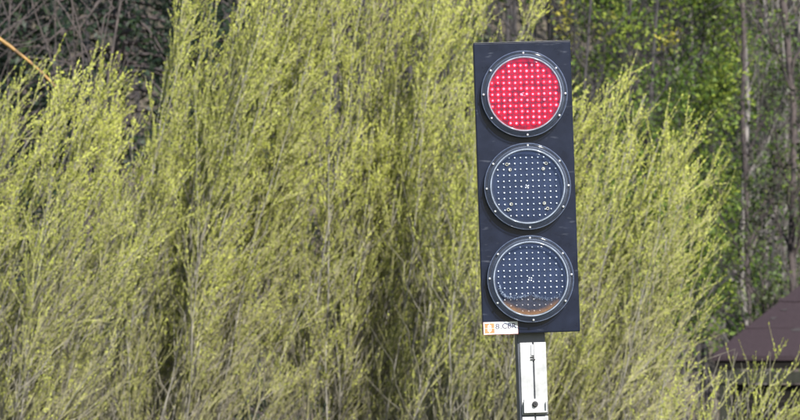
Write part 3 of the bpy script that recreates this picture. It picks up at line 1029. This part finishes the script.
            ms = t.nodes.new('ShaderNodeMixShader')
            sx = t.nodes.new('ShaderNodeSeparateXYZ')
            t.links.new(tc.outputs['Object'], sx.inputs[0])
            mz = t.nodes.new('ShaderNodeMapRange')
            mz.inputs['From Min'].default_value = -.053
            mz.inputs['From Max'].default_value = -.078
            t.links.new(sx.outputs['Z'], mz.inputs['Value'])
            mm = t.nodes.new('ShaderNodeMath')
            mm.operation = 'MULTIPLY'
            t.links.new(mr.outputs[0], mm.inputs[0])
            t.links.new(mz.outputs[0], mm.inputs[1])
            t.links.new(mm.outputs[0], ms.inputs[0])
            t.links.new(tr.outputs[0], ms.inputs[1])
            t.links.new(b.outputs[0], ms.inputs[2])
            t.links.new(ms.outputs[0], t.nodes['Material Output'].inputs['Surface'])
            scum_m = noisy('scum', (.03, .045, .08), (.20, .23, .29), 190, .8, .6, .4, .66)
            bm = bmesh.new()
            zt = -.0655
            th = []
            Rw = RI - .003
            a0 = math.asin(zt / Rw)
            a1 = R(34)
            outer = [(Rw * math.cos(a), Rw * math.sin(a)) for a in np.linspace(math.pi + a1, 2 * math.pi - a1, 40)]
            xsr = np.linspace(outer[-1][0], outer[0][0], 44)[1:-1]
            edge_ = [(x, outer[0][1]) for x in xsr]
            vs = [bm.verts.new((x, -.013, z)) for x, z in outer + edge_]
            f = bm.faces.new(vs)
            ret = bmesh.ops.extrude_face_region(bm, geom=[f])
            for v in [x for x in ret['geom'] if isinstance(x, bmesh.types.BMVert)]:
                v.co.y += .006
            bmesh.ops.triangulate(bm, faces=bm.faces)
            ob('brown_water', bm, water_m, sig, False)
            # scum: irregular beads along the old water line and up the left side
            bm = bmesh.new()
            line = [(-.081, -.014), (-.080, -.022), (-.077, -.032), (-.070, -.041), (-.058, -.046), (-.040, -.047), (-.020, -.044), (0, -.041), (.014, -.044), (.030, -.051), (.046, -.054), (.060, -.052), (.072, -.046), (.080, -.036)]
            line = np.array(line)
            sg = np.r_[0, np.cumsum(np.linalg.norm(np.diff(line, axis=0), axis=1))]
            for q in range(230):
                u = random.random() ** 1.15 * sg[-1]
                x, z = np.interp(u, sg, line[:, 0]), np.interp(u, sg, line[:, 1])
                s_ = random.uniform(.0006, .0019) * (1.25 - .6 * u / sg[-1])
                x += random.gauss(0, .0014)
                z += random.gauss(0, .0026)
                if math.hypot(x, z) < RI - .005:
                    lathe(bm, [(s_, .012), (s_ * .8, .0135), (0, .0139)], 6, x, z)
            tag(ob('scum_line', bm, scum_m, sig, False), kind='stuff')
            # thin dirty film between scum line and water
            film = clear('dirty_film', (.86, .80, .76), (.13, .11, .095), .06, .7)
            bm = bmesh.new()
            up_ = [bm.verts.new((x, -.0105, np.interp(x, line[3:, 0], line[3:, 1]))) for x in np.linspace(-.070, .078, 40)]
            dn_ = [bm.verts.new((x, -.0105, -math.sqrt((RI - .004) ** 2 - x * x))) for x in np.linspace(-.066, .070, 40)]
            for q in range(39):
                bm.faces.new((up_[q], up_[q + 1], dn_[q + 1], dn_[q]))
            ob('dirty_film', bm, film, sig, False)

    # asset sticker at the lower left corner
    white = noisy('sticker_white', (.42, .42, .42), (.56, .56, .555), 60, .5)
    orange = noisy('sticker_orange', (.32, .11, .038), (.40, .145, .055), 90, .5)
    ink = noisy('sticker_ink', (.02, .015, .05), (.04, .03, .07), 90, .5)
    red_ink = noisy('sticker_border', (.10, .02, .03), (.22, .04, .03), 60, .5)
    x0, x1 = -w / 2 + .8 * PX, -w / 2 + 35 * PX
    z0, z1 = zc - h / 2 - .2 * PX, zc - h / 2 + 11.9 * PX
    bm = bmesh.new()
    box(bm, x0 - .001, x1 + .001, YF - .0016, YF - .0004, z0 - .0016, z1 + .0004)
    stick = bm_obj('sticker', bm, red_ink, root)
    bm = bmesh.new()
    box(bm, x0, x1, YF - .0022, YF - .0017, z0, z1)
    bm_obj('sticker_face', bm, white, stick)
    bm = bmesh.new()
    ox0, oz0, os_ = x0 + .8 * PX, z0 + .9 * PX, 10.2 * PX
    hw = os_ / 2
    for a in range(2):
        for c_ in range(2):
            box(bm, ox0 + a * hw + .0006, ox0 + (a + 1) * hw - .0006, YF - .0027, YF - .0023, oz0 + c_ * hw + .0006, oz0 + (c_ + 1) * hw - .0006)
    bm_obj('orange_emblem', bm, orange, stick)

    def text(body, name, m, xl, zl, width, height, y, bold=0.0):
        cu = bpy.data.curves.new(name, 'FONT')
        cu.body = body
        cu.size = 1
        cu.extrude = .008
        cu.offset = bold
        o = bpy.data.objects.new(name, cu)
        C.objects.link(o)
        bpy.context.view_layer.update()
        me = bpy.data.meshes.new_from_object(o.evaluated_get(bpy.context.evaluated_depsgraph_get()))
        bpy.data.objects.remove(o)
        v = np.array([x.co[:] for x in me.vertices])
        lo, hi = v.min(0), v.max(0)
        for x in me.vertices:
            a = (x.co.x - lo[0]) / (hi[0] - lo[0]) * width + xl
            c_ = (x.co.y - lo[1]) / (hi[1] - lo[1]) * height + zl
            x.co = (a, y - (x.co.z + .008) * .02, c_)
        me.name = name
        me.materials.append(m)
        o = bpy.data.objects.new(name, me)
        link(o, stick)
    text('8', 'emblem_figure', white, ox0 + 3.1 * PX, oz0 + 1.5 * PX, 4.0 * PX, 7.2 * PX, YF - .0028)
    text('8', 'lettering', ink, x0 + 11.8 * PX, z0 + 5.0 * PX, 4.0 * PX, 5.5 * PX, YF - .0024, .012)
    text('.CBR', 'lettering', ink, x0 + 16.8 * PX, z0 + 5.3 * PX, 16.2 * PX, 5.3 * PX, YF - .0024, .020)

    # post: dark square tube with white slotted cover plates, clamp at its foot
    YP = YF + .030
    pw = 27.6 * PX
    ztop = zc - h / 2 + .03
    bm = bmesh.new()
    box(bm, -pw / 2 - .003, pw / 2 - .001, YP + .004, YP + .075, -.02, ztop + .3, .003)
    ox = 1.1 * PX
    post = bm_obj('post', bm, tube_m, root, False, (ox, 0, 0))
    zcl = zc - h / 2 - 82 * PX                     # joint between upper and lower cover plates
    sl_ = .0021
    for (a, b_) in ((zcl + .001, zc - h / 2 - 9.5 * PX), (.05, zcl - .004)):
        for s_ in (-1, 1):
            bm = bmesh.new()
            xa, xb = (-pw / 2 + .004, -sl_ + .002) if s_ < 0 else (sl_ + .002, pw / 2)
            box(bm, xa, xb, YP, YP + .0035, a, b_, .0008)
            bm_obj('cover_plate', bm, alu, post, False)
    # pin and its clip in the slot
    zp = zc - h / 2 - 27 * PX
    for dz_, ww in ((0, .013), (.0065, .010)):
        bm = bmesh.new()
        box(bm, -.006, -.006 + ww, YP - .004, YP - .0005, zp + dz_, zp + dz_ + .0026, .0006)
        bm_obj('slot_clip', bm, dark, post, False)
    bm = bmesh.new()
    box(bm, -.004, .0035, YP - .0028, YP - .0005, zp + .012, zp + .040, .001)
    bm_obj('slot_tab', bm, noisy('grey_tab', (.22, .23, .25), (.34, .35, .37), 50, .5), post, False)
    # clamp block with turned-up rim and hex bolt
    zb = zcl + 2 * PX
    bm = bmesh.new()
    box(bm, -pw / 2 + .009, pw / 2 - .003, YP - .0035, YP - .0005, zb, zb + 14 * PX, .001)
    cl = bm_obj('clamp', bm, alu, post, False)
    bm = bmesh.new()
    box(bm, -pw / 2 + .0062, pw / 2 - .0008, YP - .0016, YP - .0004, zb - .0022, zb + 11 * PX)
    bm_obj('clamp_shade_plate', bm, dark, cl, False)  # dark plate added to draw the shaded outline left and below the clamp
    for (xa, xb, za, zb_) in ((-pw / 2 + .008, -pw / 2 + .0125, zb, zb + 11 * PX), (pw / 2 - .0065, pw / 2 - .003, zb, zb + 11 * PX), (-pw / 2 + .0127, pw / 2 - .0067, zb, zb + .004)):
        bm = bmesh.new()
        box(bm, xa, xb, YP - .013, YP - .0037, za, zb_, .0008)
        bm_obj('clamp_rim', bm, alu, cl, False)
    bm = bmesh.new()
    lathe(bm, [(.0078, .0), (.0078, .0018), (0, .0018)], 20)
    bm_obj('washer', bm, dark, cl, False, (.002, YP - .004, zb + 8.5 * PX))
    bm = bmesh.new()
    lathe(bm, [(.0055, .0), (.0055, .006), (.0045, .007), (.0025, .007), (.0025, .004), (0, .004)], 6)
    bm_obj('bolt', bm, dark, cl, False, (.002, YP - .006, zb + 8.5 * PX))
    # base plate and four feet of the portable stand on the grass
    bm = bmesh.new()
    box(bm, -.30, .30, -.25, .35, .0, .06, .01)
    bm_obj('base_plate', bm, tube_m, root)
    tag(root, 'portable traffic light showing red on a white slotted post', 'traffic light')


traffic_light()
print('objects', len(bpy.data.objects), 'tris', sum(len(o.data.loops) - 2 * len(o.data.polygons) for o in bpy.data.objects if o.type == 'MESH'))
